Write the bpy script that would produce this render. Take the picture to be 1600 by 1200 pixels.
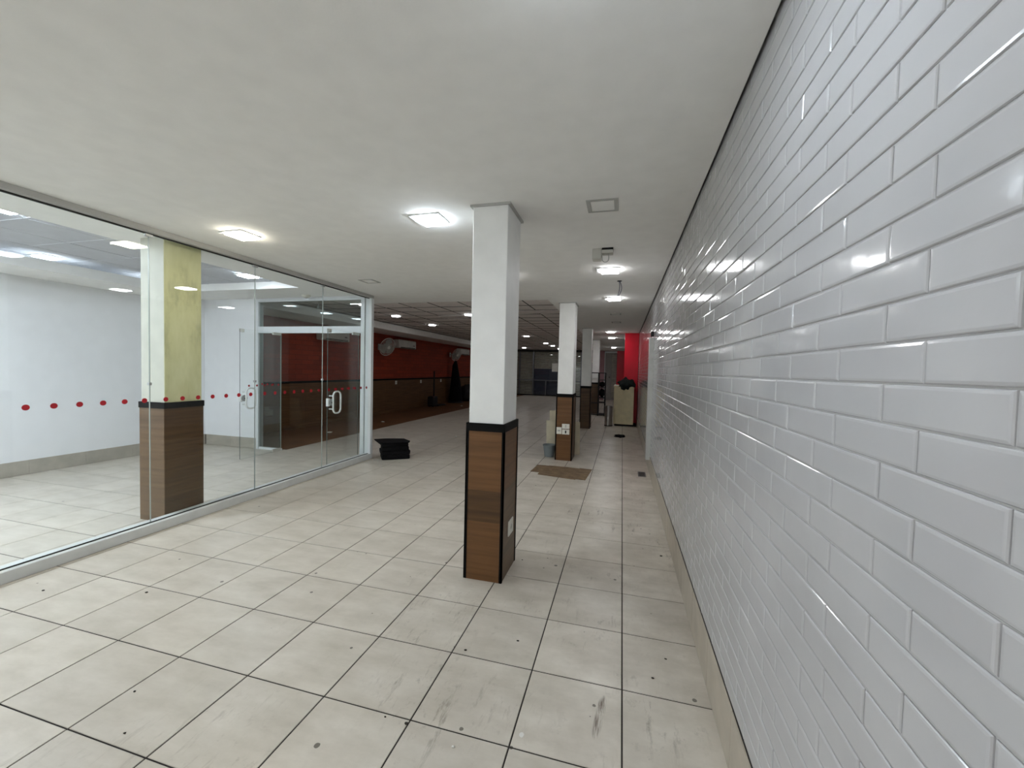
import bpy, bmesh, math, random
from mathutils import Vector, Matrix, noise as mnoise
random.seed(7)
C = bpy.context.scene.collection
SC = bpy.context.scene
for o in list(bpy.data.objects):
    bpy.data.objects.remove(o)

# ------------------------------------------------------------------ camera
F = 638.11
YAW, PITCH, ROLL = 0.262893786, -0.0346108493, 0.0238712966
CAMZ = 1.55085
cy, sy_, cp, sp = math.cos(YAW), math.sin(YAW), math.cos(PITCH), math.sin(PITCH)
W = Vector((-sy_ * cp, cy * cp, sp)); R0 = Vector((cy, sy_, 0)); U0 = R0.cross(W)
Rv = R0 * math.cos(ROLL) + U0 * math.sin(ROLL)
Uv = U0 * math.cos(ROLL) - R0 * math.sin(ROLL)
cam = bpy.data.cameras.new('camera'); camo = bpy.data.objects.new('camera', cam); C.objects.link(camo)
m = Matrix((Rv, Uv, -W)).transposed().to_4x4(); m.translation = (0, 0, CAMZ)
camo.matrix_world = m
cam.sensor_fit = 'HORIZONTAL'; cam.sensor_width = 36; cam.lens = F / 1600 * 36
cam.clip_start = 0.02; cam.clip_end = 200
SC.camera = camo

def project(p):
    v = Vector(p) - Vector((0, 0, CAMZ)); d = v.dot(W)
    if d < 0.05: return None
    return (800 + F * v.dot(Rv) / d, 600 - F * v.dot(Uv) / d)

def screen_area(corners):
    pts = [project(c) for c in corners]
    if None in pts: return 0.0
    if not any(0 <= x <= 1600 and 0 <= y <= 1200 for x, y in pts): return 0.0
    a = 0
    for i in range(len(pts)):
        x0, y0 = pts[i]; x1, y1 = pts[(i + 1) % len(pts)]
        a += x0 * y1 - x1 * y0
    return abs(a) / 2

# ------------------------------------------------------------------ world and exposure
world = bpy.data.worlds.new('world'); SC.world = world; world.use_nodes = True
world.node_tree.nodes['Background'].inputs[0].default_value = (0.6, 0.65, 0.7, 1)
world.node_tree.nodes['Background'].inputs[1].default_value = 0.01
SC.view_settings.view_transform = 'Standard'; SC.view_settings.look = 'None'
SC.view_settings.gamma = 1; SC.view_settings.use_curve_mapping = False
SC.view_settings.exposure = 0.85
LAMP_MAIN, LAMP_GLASSROOM, LAMP_HALL, LAMP_AISLE = 38.0, 86.0, 14.0, 28.0

# ------------------------------------------------------------------ materials
def lin(c):
    return tuple(((v / 255) / 12.92 if v / 255 <= 0.04045 else ((v / 255 + 0.055) / 1.055) ** 2.4) for v in c) + (1,)

class NT:
    def __init__(s, name):
        s.m = bpy.data.materials.new(name); s.m.use_nodes = True
        s.t = s.m.node_tree; s.b = s.t.nodes['Principled BSDF']
    def n(s, typ, **kw):
        nd = s.t.nodes.new(typ)
        for k, v in kw.items(): setattr(nd, k, v)
        return nd
    def l(s, a, b): s.t.links.new(a, b)
    def val(s, x, inp):
        if hasattr(x, 'links'): s.l(x, inp)
        else: inp.default_value = x
    def math(s, op, a, b=None, c=None, clamp=False):
        nd = s.n('ShaderNodeMath', operation=op, use_clamp=clamp)
        for i, x in enumerate((a, b, c)):
            if x is not None: s.val(x, nd.inputs[i])
        return nd.outputs[0]
    def mix(s, f, a, b, mode='MIX'):
        nd = s.n('ShaderNodeMix', data_type='RGBA', blend_type=mode)
        s.val(f, nd.inputs[0]); s.val(a, nd.inputs[6]); s.val(b, nd.inputs[7])
        return nd.outputs[2]
    def pos(s):
        return s.n('ShaderNodeNewGeometry').outputs['Position']
    def objco(s):
        return s.n('ShaderNodeTexCoord').outputs['Object']
    def scaled(s, vec, sc, loc=(0, 0, 0)):
        nd = s.n('ShaderNodeMapping'); s.l(vec, nd.inputs[0])
        nd.inputs['Scale'].default_value = sc; nd.inputs['Location'].default_value = loc
        return nd.outputs[0]
    def noise(s, vec, scale, detail=3, rough=0.5):
        nd = s.n('ShaderNodeTexNoise'); s.l(vec, nd.inputs['Vector'])
        nd.inputs['Scale'].default_value = scale; nd.inputs['Detail'].default_value = detail
        nd.inputs['Roughness'].default_value = rough
        return nd.outputs[0]
    def ramp(s, fac, stops):
        nd = s.n('ShaderNodeValToRGB'); s.l(fac, nd.inputs[0])
        e = nd.color_ramp.elements
        while len(e) < len(stops): e.new(0.5)
        for el, (p, c) in zip(e, stops): el.position = p; el.color = c
        return nd.outputs[0]
    def bump(s, h, strength=0.2, dist=0.01):
        nd = s.n('ShaderNodeBump'); nd.inputs['Strength'].default_value = strength
        nd.inputs['Distance'].default_value = dist
        s.l(h, nd.inputs['Height']); s.l(nd.outputs[0], s.b.inputs['Normal'])
    def set(s, **kw):
        for k, v in kw.items(): s.val(v, s.b.inputs[k.replace('_', ' ')])
        return s

def plain(name, rgb, rough=0.5, metal=0.0, var=0.06, bump=0.0, bscale=60, spec=0.5):
    t = NT(name); c = lin(rgb)
    nz = t.noise(t.objco(), 7.0, 4)
    dark = tuple(v * (1 - 2 * var) for v in c[:3]) + (1,)
    lite = tuple(min(1, v * (1 + 2 * var)) for v in c[:3]) + (1,)
    t.set(Base_Color=t.ramp(nz, [(0.3, dark), (0.7, lite)]), Roughness=rough, Metallic=metal)
    t.b.inputs['Specular IOR Level'].default_value = spec
    if bump: t.bump(t.noise(t.objco(), bscale, 3), bump, 0.004)
    return t.m

M = {}
M['plaster'] = plain('plaster', (242, 241, 238), 0.8, var=0.012, bump=0.08, bscale=90, spec=0.2)
M['pillar_white'] = plain('pillar_white', (240, 240, 237), 0.55, var=0.015, bump=0.15, bscale=45)
M['darkened_white'] = plain('darkened_white', (190, 189, 176), 0.6, var=0.03, bump=0.1, bscale=45)  # pillar white darkened to offset overexposure from the strong added lamps
M['wall_white'] = plain('wall_white', (242, 243, 245), 0.6, var=0.01, bump=0.05, bscale=60, spec=0.3)
M['back_wall'] = plain('back_wall', (232, 230, 226), 0.7, var=0.02)
M['grey_trim'] = plain('grey_trim', (178, 178, 174), 0.6, var=0.02)
M['dark_gap'] = plain('dark_gap', (40, 40, 38), 0.9, var=0.02)
M['alu_white'] = plain('alu_white', (222, 226, 228), 0.35, var=0.01)
M['curb_white'] = plain('curb_white', (206, 208, 206), 0.35, var=0.03)
M['chrome_white'] = plain('chrome_white', (232, 234, 232), 0.25, var=0.01)
M['metal_fit'] = plain('metal_fit', (170, 172, 172), 0.35, metal=0.6, var=0.03)
M['black_trim'] = plain('black_trim', (12, 11, 11), 0.75, var=0.05, spec=0.15)
M['black'] = plain('black', (17, 16, 18), 0.7, var=0.15, bump=0.2)
M['black_fabric'] = plain('black_fabric', (14, 14, 16), 0.9, var=0.2, bump=0.4, bscale=140, spec=0.15)
M['dark_cloth'] = plain('dark_cloth', (52, 56, 54), 0.9, var=0.3, bump=0.4, bscale=90, spec=0.15)
M['white_plastic'] = plain('white_plastic', (228, 226, 216), 0.4, var=0.01)
M['old_plastic'] = plain('old_plastic', (196, 194, 186), 0.45, var=0.04)
M['grey_plastic'] = plain('grey_plastic', (120, 128, 130), 0.5, var=0.03)
M['dot_red'] = plain('dot_red', (168, 16, 32), 0.5, var=0.02)
M['red_paint'] = plain('red_paint', (216, 8, 42), 0.4, var=0.02)
M['pink_wall'] = plain('pink_wall', (170, 130, 136), 0.6, var=0.03)
M['beige_board'] = plain('beige_board', (216, 202, 164), 0.5, var=0.04)
M['cream_board'] = plain('cream_board', (202, 192, 168), 0.6, var=0.04)
M['steel'] = plain('steel', (165, 160, 158), 0.3, metal=1.0, var=0.03)
M['shutter'] = plain('shutter', (176, 170, 160), 0.45, metal=0.1, var=0.06)
M['door_grey'] = plain('door_grey', (150, 146, 142), 0.5, var=0.04)
M['blue_board'] = plain('blue_board', (40, 46, 66), 0.4, var=0.06)
M['rail_metal'] = plain('rail_metal', (120, 122, 126), 0.4, metal=0.7, var=0.04)
M['base_tile'] = plain('base_tile', (172, 162, 147), 0.4, var=0.06)
M['jamb_tile'] = plain('jamb_tile', (186, 186, 182), 0.35, var=0.04)
M['skirting'] = plain('skirting', (176, 170, 158), 0.4, var=0.05)
M['panel_white'] = plain('panel_white', (198, 200, 206), 0.85, var=0.02, bump=0.15, bscale=120, spec=0.2)
M['panel_hall'] = plain('panel_hall', (228, 220, 216), 0.85, var=0.05, bump=0.2, bscale=120, spec=0.2)
M['paper'] = plain('paper', (214, 212, 204), 0.8, var=0.03)
M['grate'] = plain('grate', (112, 114, 112), 0.4, metal=0.7, var=0.05)
M['crumb'] = plain('crumb', (46, 40, 34), 0.9, var=0.2)
M['grout_wall'] = plain('grout_wall', (182, 181, 181), 0.8, var=0.03, spec=0.2)
M['yellow_pillar'] = None
M['wire'] = plain('wire', (70, 74, 92), 0.5, var=0.05)

def mk_floor():
    t = NT('floor_tile'); p = t.pos()
    sx = t.n('ShaderNodeSeparateXYZ'); t.l(p, sx.inputs[0])
    ix = t.math('FLOOR', t.math('DIVIDE', t.math('SUBTRACT', sx.outputs[0], 0.0484), 0.45))
    iy = t.math('FLOOR', t.math('DIVIDE', t.math('SUBTRACT', sx.outputs[1], 1.1296), 0.45))
    cb = t.n('ShaderNodeCombineXYZ'); t.l(ix, cb.inputs[0]); t.l(iy, cb.inputs[1])
    wn = t.n('ShaderNodeTexWhiteNoise', noise_dimensions='3D'); t.l(cb.outputs[0], wn.inputs[0])
    # marbled cream ceramic
    n1 = t.noise(t.scaled(p, (1.0, 2.4, 1)), 3.2, 6, 0.62)
    base = t.ramp(n1, [(0.25, lin((184, 176, 162))), (0.5, lin((199, 191, 178))), (0.75, lin((211, 204, 192)))])
    per = t.math('MULTIPLY_ADD', wn.outputs[0], 0.10, 0.92)
    sc = t.n('ShaderNodeVectorMath', operation='SCALE'); t.l(base, sc.inputs[0]); t.l(per, sc.inputs['Scale'])
    col = sc.outputs[0]
    # soft traffic grime, thicker along the aisle by the tiled wall
    n2 = t.noise(p, 2.1, 5, 0.65)
    aisle = t.math('MULTIPLY_ADD', sx.outputs[0], 0.24, 0.72, clamp=True)
    grime = t.math('MULTIPLY', t.math('MULTIPLY', t.math('SUBTRACT', n2, 0.38, clamp=True), 3.0, clamp=True), aisle)
    col = t.mix(t.math('MULTIPLY', grime, 0.62), col, lin((134, 124, 108)))
    # streaky scuffs
    n3 = t.noise(t.scaled(p, (16, 3.2, 1), (3, 1, 0)), 1.0, 6, 0.75)
    sc3 = t.math('MULTIPLY', t.math('SUBTRACT', n3, 0.56, clamp=True), 8.0, clamp=True)
    n3m = t.math('MULTIPLY', t.math('SUBTRACT', t.noise(p, 1.5, 2), 0.47, clamp=True), 6.0, clamp=True)
    col = t.mix(t.math('MULTIPLY', t.math('MULTIPLY', sc3, n3m), t.math('ADD', aisle, 0.12)), col, lin((104, 92, 78)))
    # small brown smudges
    n4 = t.noise(t.scaled(p, (1.0, 0.7, 1), (5, 2, 0)), 17.0, 5, 0.7)
    sm = t.math('MULTIPLY', t.math('MULTIPLY', t.math('SUBTRACT', n4, 0.585, clamp=True), 9.0, clamp=True), t.math('MULTIPLY', aisle, t.math('ADD', n3m, 0.25)))
    col = t.mix(t.math('MULTIPLY', sm, 0.55), col, lin((92, 80, 66)))
    # one long brown skid mark near the wall, and a pale paint drop
    dx = t.math('DIVIDE', t.math('ADD', t.math('ADD', sx.outputs[0], 0.05), t.math('MULTIPLY', t.math('SUBTRACT', 1.84, sx.outputs[1]), 0.12)), 0.022)
    dy = t.math('DIVIDE', t.math('SUBTRACT', sx.outputs[1], 1.84), 0.13)
    rr = t.math('ADD', t.math('MULTIPLY', dx, dx), t.math('POWER', t.math('ABSOLUTE', dy), 4.0))
    skid = t.math('MULTIPLY', t.math('SUBTRACT', 1.0, rr, clamp=True), t.math('MULTIPLY', t.math('SUBTRACT', t.noise(t.scaled(p, (120, 9, 1)), 1.0, 5, 0.7), 0.42, clamp=True), 7.0), clamp=True)
    col = t.mix(t.math('MULTIPLY', skid, 0.85), col, lin((82, 64, 50)))
    ex = t.math('DIVIDE', t.math('ADD', sx.outputs[0], 0.364), 0.011); ey = t.math('DIVIDE', t.math('SUBTRACT', sx.outputs[1], 1.648), 0.014)
    drop = t.math('LESS_THAN', t.math('ADD', t.math('ADD', t.math('MULTIPLY', ex, ex), t.math('MULTIPLY', ey, ey)), t.noise(p, 60, 2)), 1.3)
    col = t.mix(t.math('MULTIPLY', drop, 0.7), col, lin((222, 222, 218)))
    # specks of dirt
    vo = t.n('ShaderNodeTexVoronoi'); vo.inputs['Scale'].default_value = 13; t.l(p, vo.inputs['Vector'])
    gate = t.n('ShaderNodeSeparateColor'); t.l(vo.outputs['Color'], gate.inputs[0])
    rad = t.math('MULTIPLY', t.math('POWER', gate.outputs[0], 4.0), 0.20)
    spk = t.math('MULTIPLY', t.math('LESS_THAN', t.math('ADD', vo.outputs['Distance'], t.math('MULTIPLY', t.noise(p, 90, 2), 0.06)), rad),
                 t.math('GREATER_THAN', t.math('ADD', gate.outputs[1], t.math('MULTIPLY', aisle, 0.55)), 0.80))
    col = t.mix(t.math('MULTIPLY', spk, 0.8), col, lin((62, 55, 47)))
    t.set(Base_Color=col, Roughness=t.math('MULTIPLY_ADD', n2, 0.28, 0.20))
    t.b.inputs['Specular IOR Level'].default_value = 0.45
    t.bump(t.noise(p, 26, 4), 0.06, 0.004)
    return t.m
M['floor_tile'] = mk_floor()
M['grout_floor'] = plain('grout_floor', (36, 30, 27), 0.9, var=0.15)

def mk_brick():
    t = NT('glazed_brick'); p = t.pos()
    n = t.noise(p, 3.0, 3)
    col = t.ramp(n, [(0.3, lin((176, 175, 176))), (0.7, lin((184, 183, 184)))])
    t.set(Base_Color=col, Roughness=0.11)
    t.b.inputs['Specular IOR Level'].default_value = 0.5
    h = t.math('ADD', t.noise(p, 16, 2), t.math('MULTIPLY', t.noise(p, 120, 2), 0.10))
    t.bump(h, 0.10, 0.006)
    return t.m
M['brick'] = mk_brick()

def mk_wood(name, c0, c1, c2, rough=0.42, seam=0.0):
    t = NT(name); p = t.objco()
    rnd = t.n('ShaderNodeObjectInfo').outputs['Random']
    g = t.noise(t.scaled(p, (1.6, 1.6, 34)), 1.0, 5, 0.55)
    col = t.ramp(g, [(0.28, lin(c0)), (0.5, lin(c1)), (0.75, lin(c2))])
    t.set(Base_Color=col, Roughness=rough)
    t.b.inputs['Specular IOR Level'].default_value = 0.35
    t.bump(g, 0.08, 0.003)
    return t.m
M['wood'] = mk_wood('wood_laminate', (92, 62, 35), (104, 71, 41), (116, 81, 49))
M['wood_dark'] = mk_wood('wood_laminate_dark', (62, 42, 24), (78, 54, 31), (92, 66, 40))
M['wood_dull'] = mk_wood('wood_laminate_dull', (84, 64, 44), (100, 77, 54), (112, 88, 64))
M['wainscot'] = mk_wood('wainscot_wood', (86, 58, 33), (102, 71, 42), (116, 82, 50), 0.6)
M['wood_floor'] = mk_wood('brown_floor', (92, 60, 36), (108, 72, 44), (122, 84, 54), 0.5)

def mk_red():
    t = NT('red_cladding'); p = t.pos()
    mp = t.n('ShaderNodeMapping'); t.l(p, mp.inputs[0]); mp.inputs['Rotation'].default_value = (0, math.radians(90), math.radians(90))
    sp_ = t.n('ShaderNodeSeparateXYZ'); t.l(p, sp_.inputs[0]); cb = t.n('ShaderNodeCombineXYZ')
    t.l(sp_.outputs[1], cb.inputs[0]); t.l(sp_.outputs[2], cb.inputs[1])
    br = t.n('ShaderNodeTexBrick'); t.l(cb.outputs[0], br.inputs['Vector'])
    br.inputs['Scale'].default_value = 1; br.inputs['Brick Width'].default_value = 0.4; br.inputs['Row Height'].default_value = 0.12
    br.inputs['Mortar Size'].default_value = 0.006
    br.inputs['Color1'].default_value = lin((168, 60, 28)); br.inputs['Color2'].default_value = lin((140, 48, 22)); br.inputs['Mortar'].default_value = lin((104, 34, 17))
    nz = t.noise(p, 9, 4)
    t.set(Base_Color=t.mix(t.math('MULTIPLY', nz, 0.5), br.outputs[0], lin((122, 40, 20))), Roughness=0.8)
    t.bump(nz, 0.4, 0.02)
    return t.m
M['red_clad'] = mk_red()

def mk_yellow():
    t = NT('yellowed_paint'); p = t.pos()
    n = t.noise(t.scaled(p, (3, 3, 1.2)), 2.0, 5, 0.6)
    col = t.ramp(n, [(0.3, lin((160, 158, 122))), (0.5, lin((196, 194, 150))), (0.7, lin((208, 206, 166)))])
    t.set(Base_Color=col, Roughness=0.6)
    t.bump(t.noise(p, 40, 3), 0.15, 0.004)
    return t.m
M['yellow_pillar'] = mk_yellow()

def mk_cardboard():
    t = NT('cardboard'); p = t.pos()
    n = t.noise(p, 9, 5, 0.6)
    t.set(Base_Color=t.ramp(n, [(0.3, lin((94, 76, 56))), (0.6, lin((122, 100, 74))), (0.8, lin((140, 118, 92)))]), Roughness=0.9)
    t.bump(n, 0.3, 0.01)
    return t.m
M['cardboard'] = mk_cardboard()

def mk_glass(name, tint, f0=0.05):
    t = NT(name); t.t.nodes.remove(t.b)
    out = t.t.nodes['Material Output']
    lw = t.n('ShaderNodeLayerWeight'); lw.inputs['Blend'].default_value = 0.5
    f = t.math('MULTIPLY_ADD', t.math('POWER', lw.outputs['Facing'], 5.0), 1 - f0, f0)
    tr = t.n('ShaderNodeBsdfTransparent'); tr.inputs[0].default_value = tint
    gl = t.n('ShaderNodeBsdfGlossy'); gl.inputs['Roughness'].default_value = 0.0; gl.inputs['Color'].default_value = (0.9, 0.95, 0.93, 1)
    mx = t.n('ShaderNodeMixShader'); t.l(f, mx.inputs[0]); t.l(tr.outputs[0], mx.inputs[1]); t.l(gl.outputs[0], mx.inputs[2])
    t.l(mx.outputs[0], out.inputs[0])
    return t.m
M['glass'] = mk_glass('clear_glass', (0.985, 0.995, 0.990, 1), 0.03)
M['glass_dim'] = mk_glass('tinted_glass', (0.80, 0.84, 0.83, 1), 0.05)
M['glass_edge'] = plain('glass_edge', (52, 74, 70), 0.2, var=0.05)
M['seam'] = plain('seam', (150, 158, 152), 0.35, var=0.05)

def mk_emit(name, rgb, strength):
    t = NT(name); t.t.nodes.remove(t.b)
    e = t.n('ShaderNodeEmission'); e.inputs[0].default_value = rgb + (1,); e.inputs[1].default_value = strength
    t.l(e.outputs[0], t.t.nodes['Material Output'].inputs[0])
    return t.m

# ------------------------------------------------------------------ mesh helpers
def setp(o, label=None, cat=None, group=None, kind=None):
    if label: o['label'] = label
    if cat: o['category'] = cat
    if group: o['group'] = group
    if kind: o['kind'] = kind
    return o

class MB:
    """collects geometry in world coordinates; build() links it as one mesh object"""
    def __init__(s): s.bm = bmesh.new()
    def box(s, x0, x1, y0, y1, z0, z1, bev=0.0, rot=None, piv=None, seg=1, mi=0):
        r = bmesh.ops.create_cube(s.bm, size=1)
        vs = r['verts']
        for v in vs:
            v.co = Vector(((x0 + x1) / 2 + v.co.x * (x1 - x0), (y0 + y1) / 2 + v.co.y * (y1 - y0), (z0 + z1) / 2 + v.co.z * (z1 - z0)))
        fs = set(f for v in vs for f in v.link_faces)
        if bev:
            es = list(set(e for v in vs for e in v.link_edges))
            rb = bmesh.ops.bevel(s.bm, geom=es, offset=bev, segments=seg, profile=0.5, affect='EDGES')
            vs = list(set(v for f in rb['faces'] for v in f.verts) | set(v for v in vs if v.is_valid))
            fs = set(f for v in vs for f in v.link_faces)
        if mi:
            for f in fs: f.material_index = mi
        if rot:
            p = Vector(piv) if piv else Vector(((x0 + x1) / 2, (y0 + y1) / 2, (z0 + z1) / 2))
            for v in vs: v.co = p + rot @ (v.co - p)
        return vs
    def tube(s, pts, r, n=8, closed=False, cap=True):
        pts = [Vector(p) for p in pts]; rings = []; N = len(pts)
        rr = r if isinstance(r, (list, tuple)) else [r] * N
        up = None
        for i, p in enumerate(pts):
            a = pts[(i - 1) % N] if (closed or i > 0) else p
            b = pts[(i + 1) % N] if (closed or i < N - 1) else p
            t = (b - a).normalized()
            if up is None:
                up = Vector((0, 0, 1)) if abs(t.z) < 0.9 else Vector((1, 0, 0))
            u = (up - t * up.dot(t)).normalized(); up = u; w = t.cross(u)
            rings.append([s.bm.verts.new(p + (u * math.cos(2 * math.pi * k / n) + w * math.sin(2 * math.pi * k / n)) * rr[i]) for k in range(n)])
        for i in range(N if closed else N - 1):
            A, B = rings[i], rings[(i + 1) % N]
            for k in range(n):
                s.bm.faces.new((A[k], A[(k + 1) % n], B[(k + 1) % n], B[k]))
        if cap and not closed:
            s.bm.faces.new(rings[0][::-1]); s.bm.faces.new(rings[-1])
    def lathe(s, c, prof, n=32, ax=None):
        """prof: list of (radius, height) along axis"""
        c = Vector(c); ax = Vector(ax or (0, 0, 1)).normalized()
        a = ax.orthogonal().normalized(); b = ax.cross(a); rings = []
        for r, h in prof:
            if r < 1e-6: rings.append([s.bm.verts.new(c + ax * h)])
            else: rings.append([s.bm.verts.new(c + ax * h + (a * math.cos(2 * math.pi * k / n) + b * math.sin(2 * math.pi * k / n)) * r) for k in range(n)])
        for A, B in zip(rings, rings[1:]):
            for k in range(n):
                k2 = (k + 1) % n
                if len(A) == 1 and len(B) == 1: continue
                if len(A) == 1: s.bm.faces.new((A[0], B[k2], B[k]))
                elif len(B) == 1: s.bm.faces.new((A[k], A[k2], B[0]))
                else: s.bm.faces.new((A[k], A[k2], B[k2], B[k]))
    def prism(s, poly, z0, z1):
        """extrude an XY polygon"""
        A = [s.bm.verts.new((x, y, z0)) for x, y in poly]; B = [s.bm.verts.new((x, y, z1)) for x, y in poly]
        n = len(poly)
        s.bm.faces.new(A[::-1]); s.bm.faces.new(B)
        for k in range(n): s.bm.faces.new((A[k], A[(k + 1) % n], B[(k + 1) % n], B[k]))
    def build(s, name, mat, parent=None, smooth=False, origin=None):
        """parent None -> top level with the mesh moved so its origin sits at `origin` (or world zero)"""
        o_ = Vector(origin) if origin is not None else (Vector(parent['_o']) if parent and '_o' in parent else Vector((0, 0, 0)))
        for v in s.bm.verts: v.co -= o_
        bmesh.ops.recalc_face_normals(s.bm, faces=s.bm.faces[:])
        me = bpy.data.meshes.new(name); s.bm.to_mesh(me); s.bm.free()
        for mt in (mat if isinstance(mat, (list, tuple)) else [mat]): me.materials.append(M[mt] if isinstance(mt, str) else mt)
        if smooth:
            for p in me.polygons: p.use_smooth = True
        o = bpy.data.objects.new(name, me); C.objects.link(o)
        if parent: o.parent = parent
        else: o.location = o_
        o['_o'] = tuple(o_)
        return o

def thing(name, loc, label, cat, group=None):
    o = bpy.data.objects.new(name, None); C.objects.link(o); o.empty_display_size = 0.1
    o.location = loc; o['_o'] = tuple(loc)
    return setp(o, label, cat, group)

def bx(name, mat, parent, x0, x1, y0, y1, z0, z1, bev=0.0, **kw):
    b = MB(); b.box(x0, x1, y0, y1, z0, z1, bev, **kw); return b.build(name, mat, parent)

def struct(name, mat, label, *boxes, cat='wall'):
    b = MB()
    for q in boxes: b.box(*q)
    o = b.build(name, mat); return setp(o, label, cat, kind='structure')

# ------------------------------------------------------------------ dimensions
XW = 0.462            # tiled right-hand wall face
CZ = 2.73             # plaster ceiling
GZ = 2.84             # tiled ceilings
XG = -4.10            # glass front
XL = -7.65            # left-hand wall
YP = 5.97             # glass partition across
YE = 6.75             # end of the wide plaster ceiling
XA = -1.23            # edge of the aisle ceiling
YF = 24.9             # shop front
YB = -2.0             # wall behind the camera
TS = 0.45; TX0 = 0.0484; TY0 = 1.1296

# ------------------------------------------------------------------ floor
fl = MB(); fl.box(XL, XW + 0.05, YB, 25.6, -0.12, -0.003)
floor = setp(fl.build('floor', 'grout_floor'), 'cream ceramic tile floor with dark grout lines', 'floor', kind='structure')
g = 0.0034
cells = []
i0 = math.floor((XL - TX0) / TS); i1 = math.ceil((XW - TX0) / TS)
j0 = math.floor((YB - TY0) / TS); j1 = math.ceil((25.0 - TY0) / TS)
for i in range(i0, i1):
    for j in range(j0, j1):
        xa, xb = max(TX0 + i * TS, XL), min(TX0 + (i + 1) * TS, XW)
        ya, yb = max(TY0 + j * TS, YB), min(TY0 + (j + 1) * TS, 25.0)
        if xb - xa < 0.03 or yb - ya < 0.03: continue
        if ya > 6.0 and xb < -5.86 + 0.02: continue           # brown floor band there
        if ya > 6.0 and xa < -5.86: xa = -5.86
        a = screen_area([(xa, ya, 0), (xb, ya, 0), (xb, yb, 0), (xa, yb, 0)])
        if xb < XG - 0.1: a *= 0.8
        cells.append((a, xa + g, xb - g, ya + g, yb - g))
cells.sort(key=lambda c: -c[0])
def tile_mesh(bm, x0, x1, y0, y1, zt=0.0, zb=-0.004, b=0.0015, dz=0.0):
    lo = [bm.verts.new(p) for p in ((x0, y0, zb), (x1, y0, zb), (x1, y1, zb), (x0, y1, zb))]
    mi = [bm.verts.new(p) for p in ((x0, y0, zt - b + dz), (x1, y0, zt - b + dz), (x1, y1, zt - b + dz), (x0, y1, zt - b + dz))]
    hi = [bm.verts.new(p) for p in ((x0 + b, y0 + b, zt + dz), (x1 - b, y0 + b, zt + dz), (x1 - b, y1 - b, zt + dz), (x0 + b, y1 - b, zt + dz))]
    for A, B in ((lo, mi), (mi, hi)):
        for k in range(4): bm.faces.new((A[k], A[(k + 1) % 4], B[(k + 1) % 4], B[k]))
    bm.faces.new(hi)
cache = {}
for a, x0, x1, y0, y1 in cells[:300]:
    key = (round(x1 - x0, 3), round(y1 - y0, 3))
    if key not in cache:
        b = bmesh.new(); hx, hy = (x1 - x0) / 2, (y1 - y0) / 2
        tile_mesh(b, -hx, hx, -hy, hy); me = bpy.data.meshes.new('tile'); b.to_mesh(me); b.free(); me.materials.append(M['floor_tile']); cache[key] = me
    o = bpy.data.objects.new('tile', cache[key]); C.objects.link(o); o.parent = floor
    o.location = ((x0 + x1) / 2, (y0 + y1) / 2, random.uniform(-0.0003, 0.0003))
b = bmesh.new()
for a, x0, x1, y0, y1 in cells[300:]: tile_mesh(b, x0, x1, y0, y1)
me = bpy.data.meshes.new('tile_field'); b.to_mesh(me); b.free(); me.materials.append(M['floor_tile'])
o = bpy.data.objects.new('tile_field', me); C.objects.link(o); o.parent = floor; o['kind'] = 'stuff'
# brown floor band along the red wall, planks
wf = bx('brown_floor_band', 'wood_floor', floor, XL, -5.86, 6.1, 25.0, -0.02, -0.001)
wf['label'] = 'dark brown wood-look floor band beside the red wall'

# ------------------------------------------------------------------ right wall with glazed bricks
wr = struct('wall_right', 'grout_wall', 'right-hand wall clad in glossy white brick tiles', (XW - 0.0, XW + 0.15, YB, 23.4, 0.0, 3.0), cat='wall')
PR = 0.0718; PB = 0.2640
rows = []
n0 = -17; n1 = 18
for n in range(n0, n1):
    zt = 1.5425 - PR * n; zb = zt - PR
    rows.append((n, max(zb, 0.252), min(zt, 2.80)))
bricks = []
for n, zb, zt in rows:
    off = 0.898 if n % 2 == 0 else 0.794
    off += random.uniform(-0.006, 0.006)
    k = math.floor((YB - off) / PB)
    while True:
        ya = off + k * PB; yb = ya + PB; k += 1
        if ya > 23.3: break
        if yb < YB: continue
        a = screen_area([(XW, ya, zb), (XW, yb, zb), (XW, yb, zt), (XW, ya, zt)])
        bricks.append((a, ya + 0.0014, yb - 0.0014, zb + 0.0014, zt - 0.0014))
bricks.sort(key=lambda c: -c[0])
def brick_mesh(bm, hy, hz, M4=None, dp=0.0042):
    rings = []
    for ins, x in ((0, 0.001), (0.0004, -0.0016), (0.0022, -0.0034), (0.0065, -dp)):
        rings.append([Vector((x, sy * (hy - ins), sz * (hz - ins))) for sy, sz in ((-1, -1), (1, -1), (1, 1), (-1, 1))])
    V = [[bm.verts.new(M4 @ p if M4 else p) for p in r] for r in rings]
    for A, B in zip(V, V[1:]):
        for k in range(4): bm.faces.new((A[k], B[k], B[(k + 1) % 4], A[(k + 1) % 4]))
    bm.faces.new(V[-1][::-1])
def brick_M(y0, y1, z0, z1):
    e = Matrix.Rotation(random.gauss(0, 0.0025), 4, 'Z') @ Matrix.Rotation(random.gauss(0, 0.004), 4, 'Y')
    return Matrix.Translation((XW + random.uniform(-0.0005, 0.0005), (y0 + y1) / 2, (z0 + z1) / 2)) @ e
cache = {}
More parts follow.
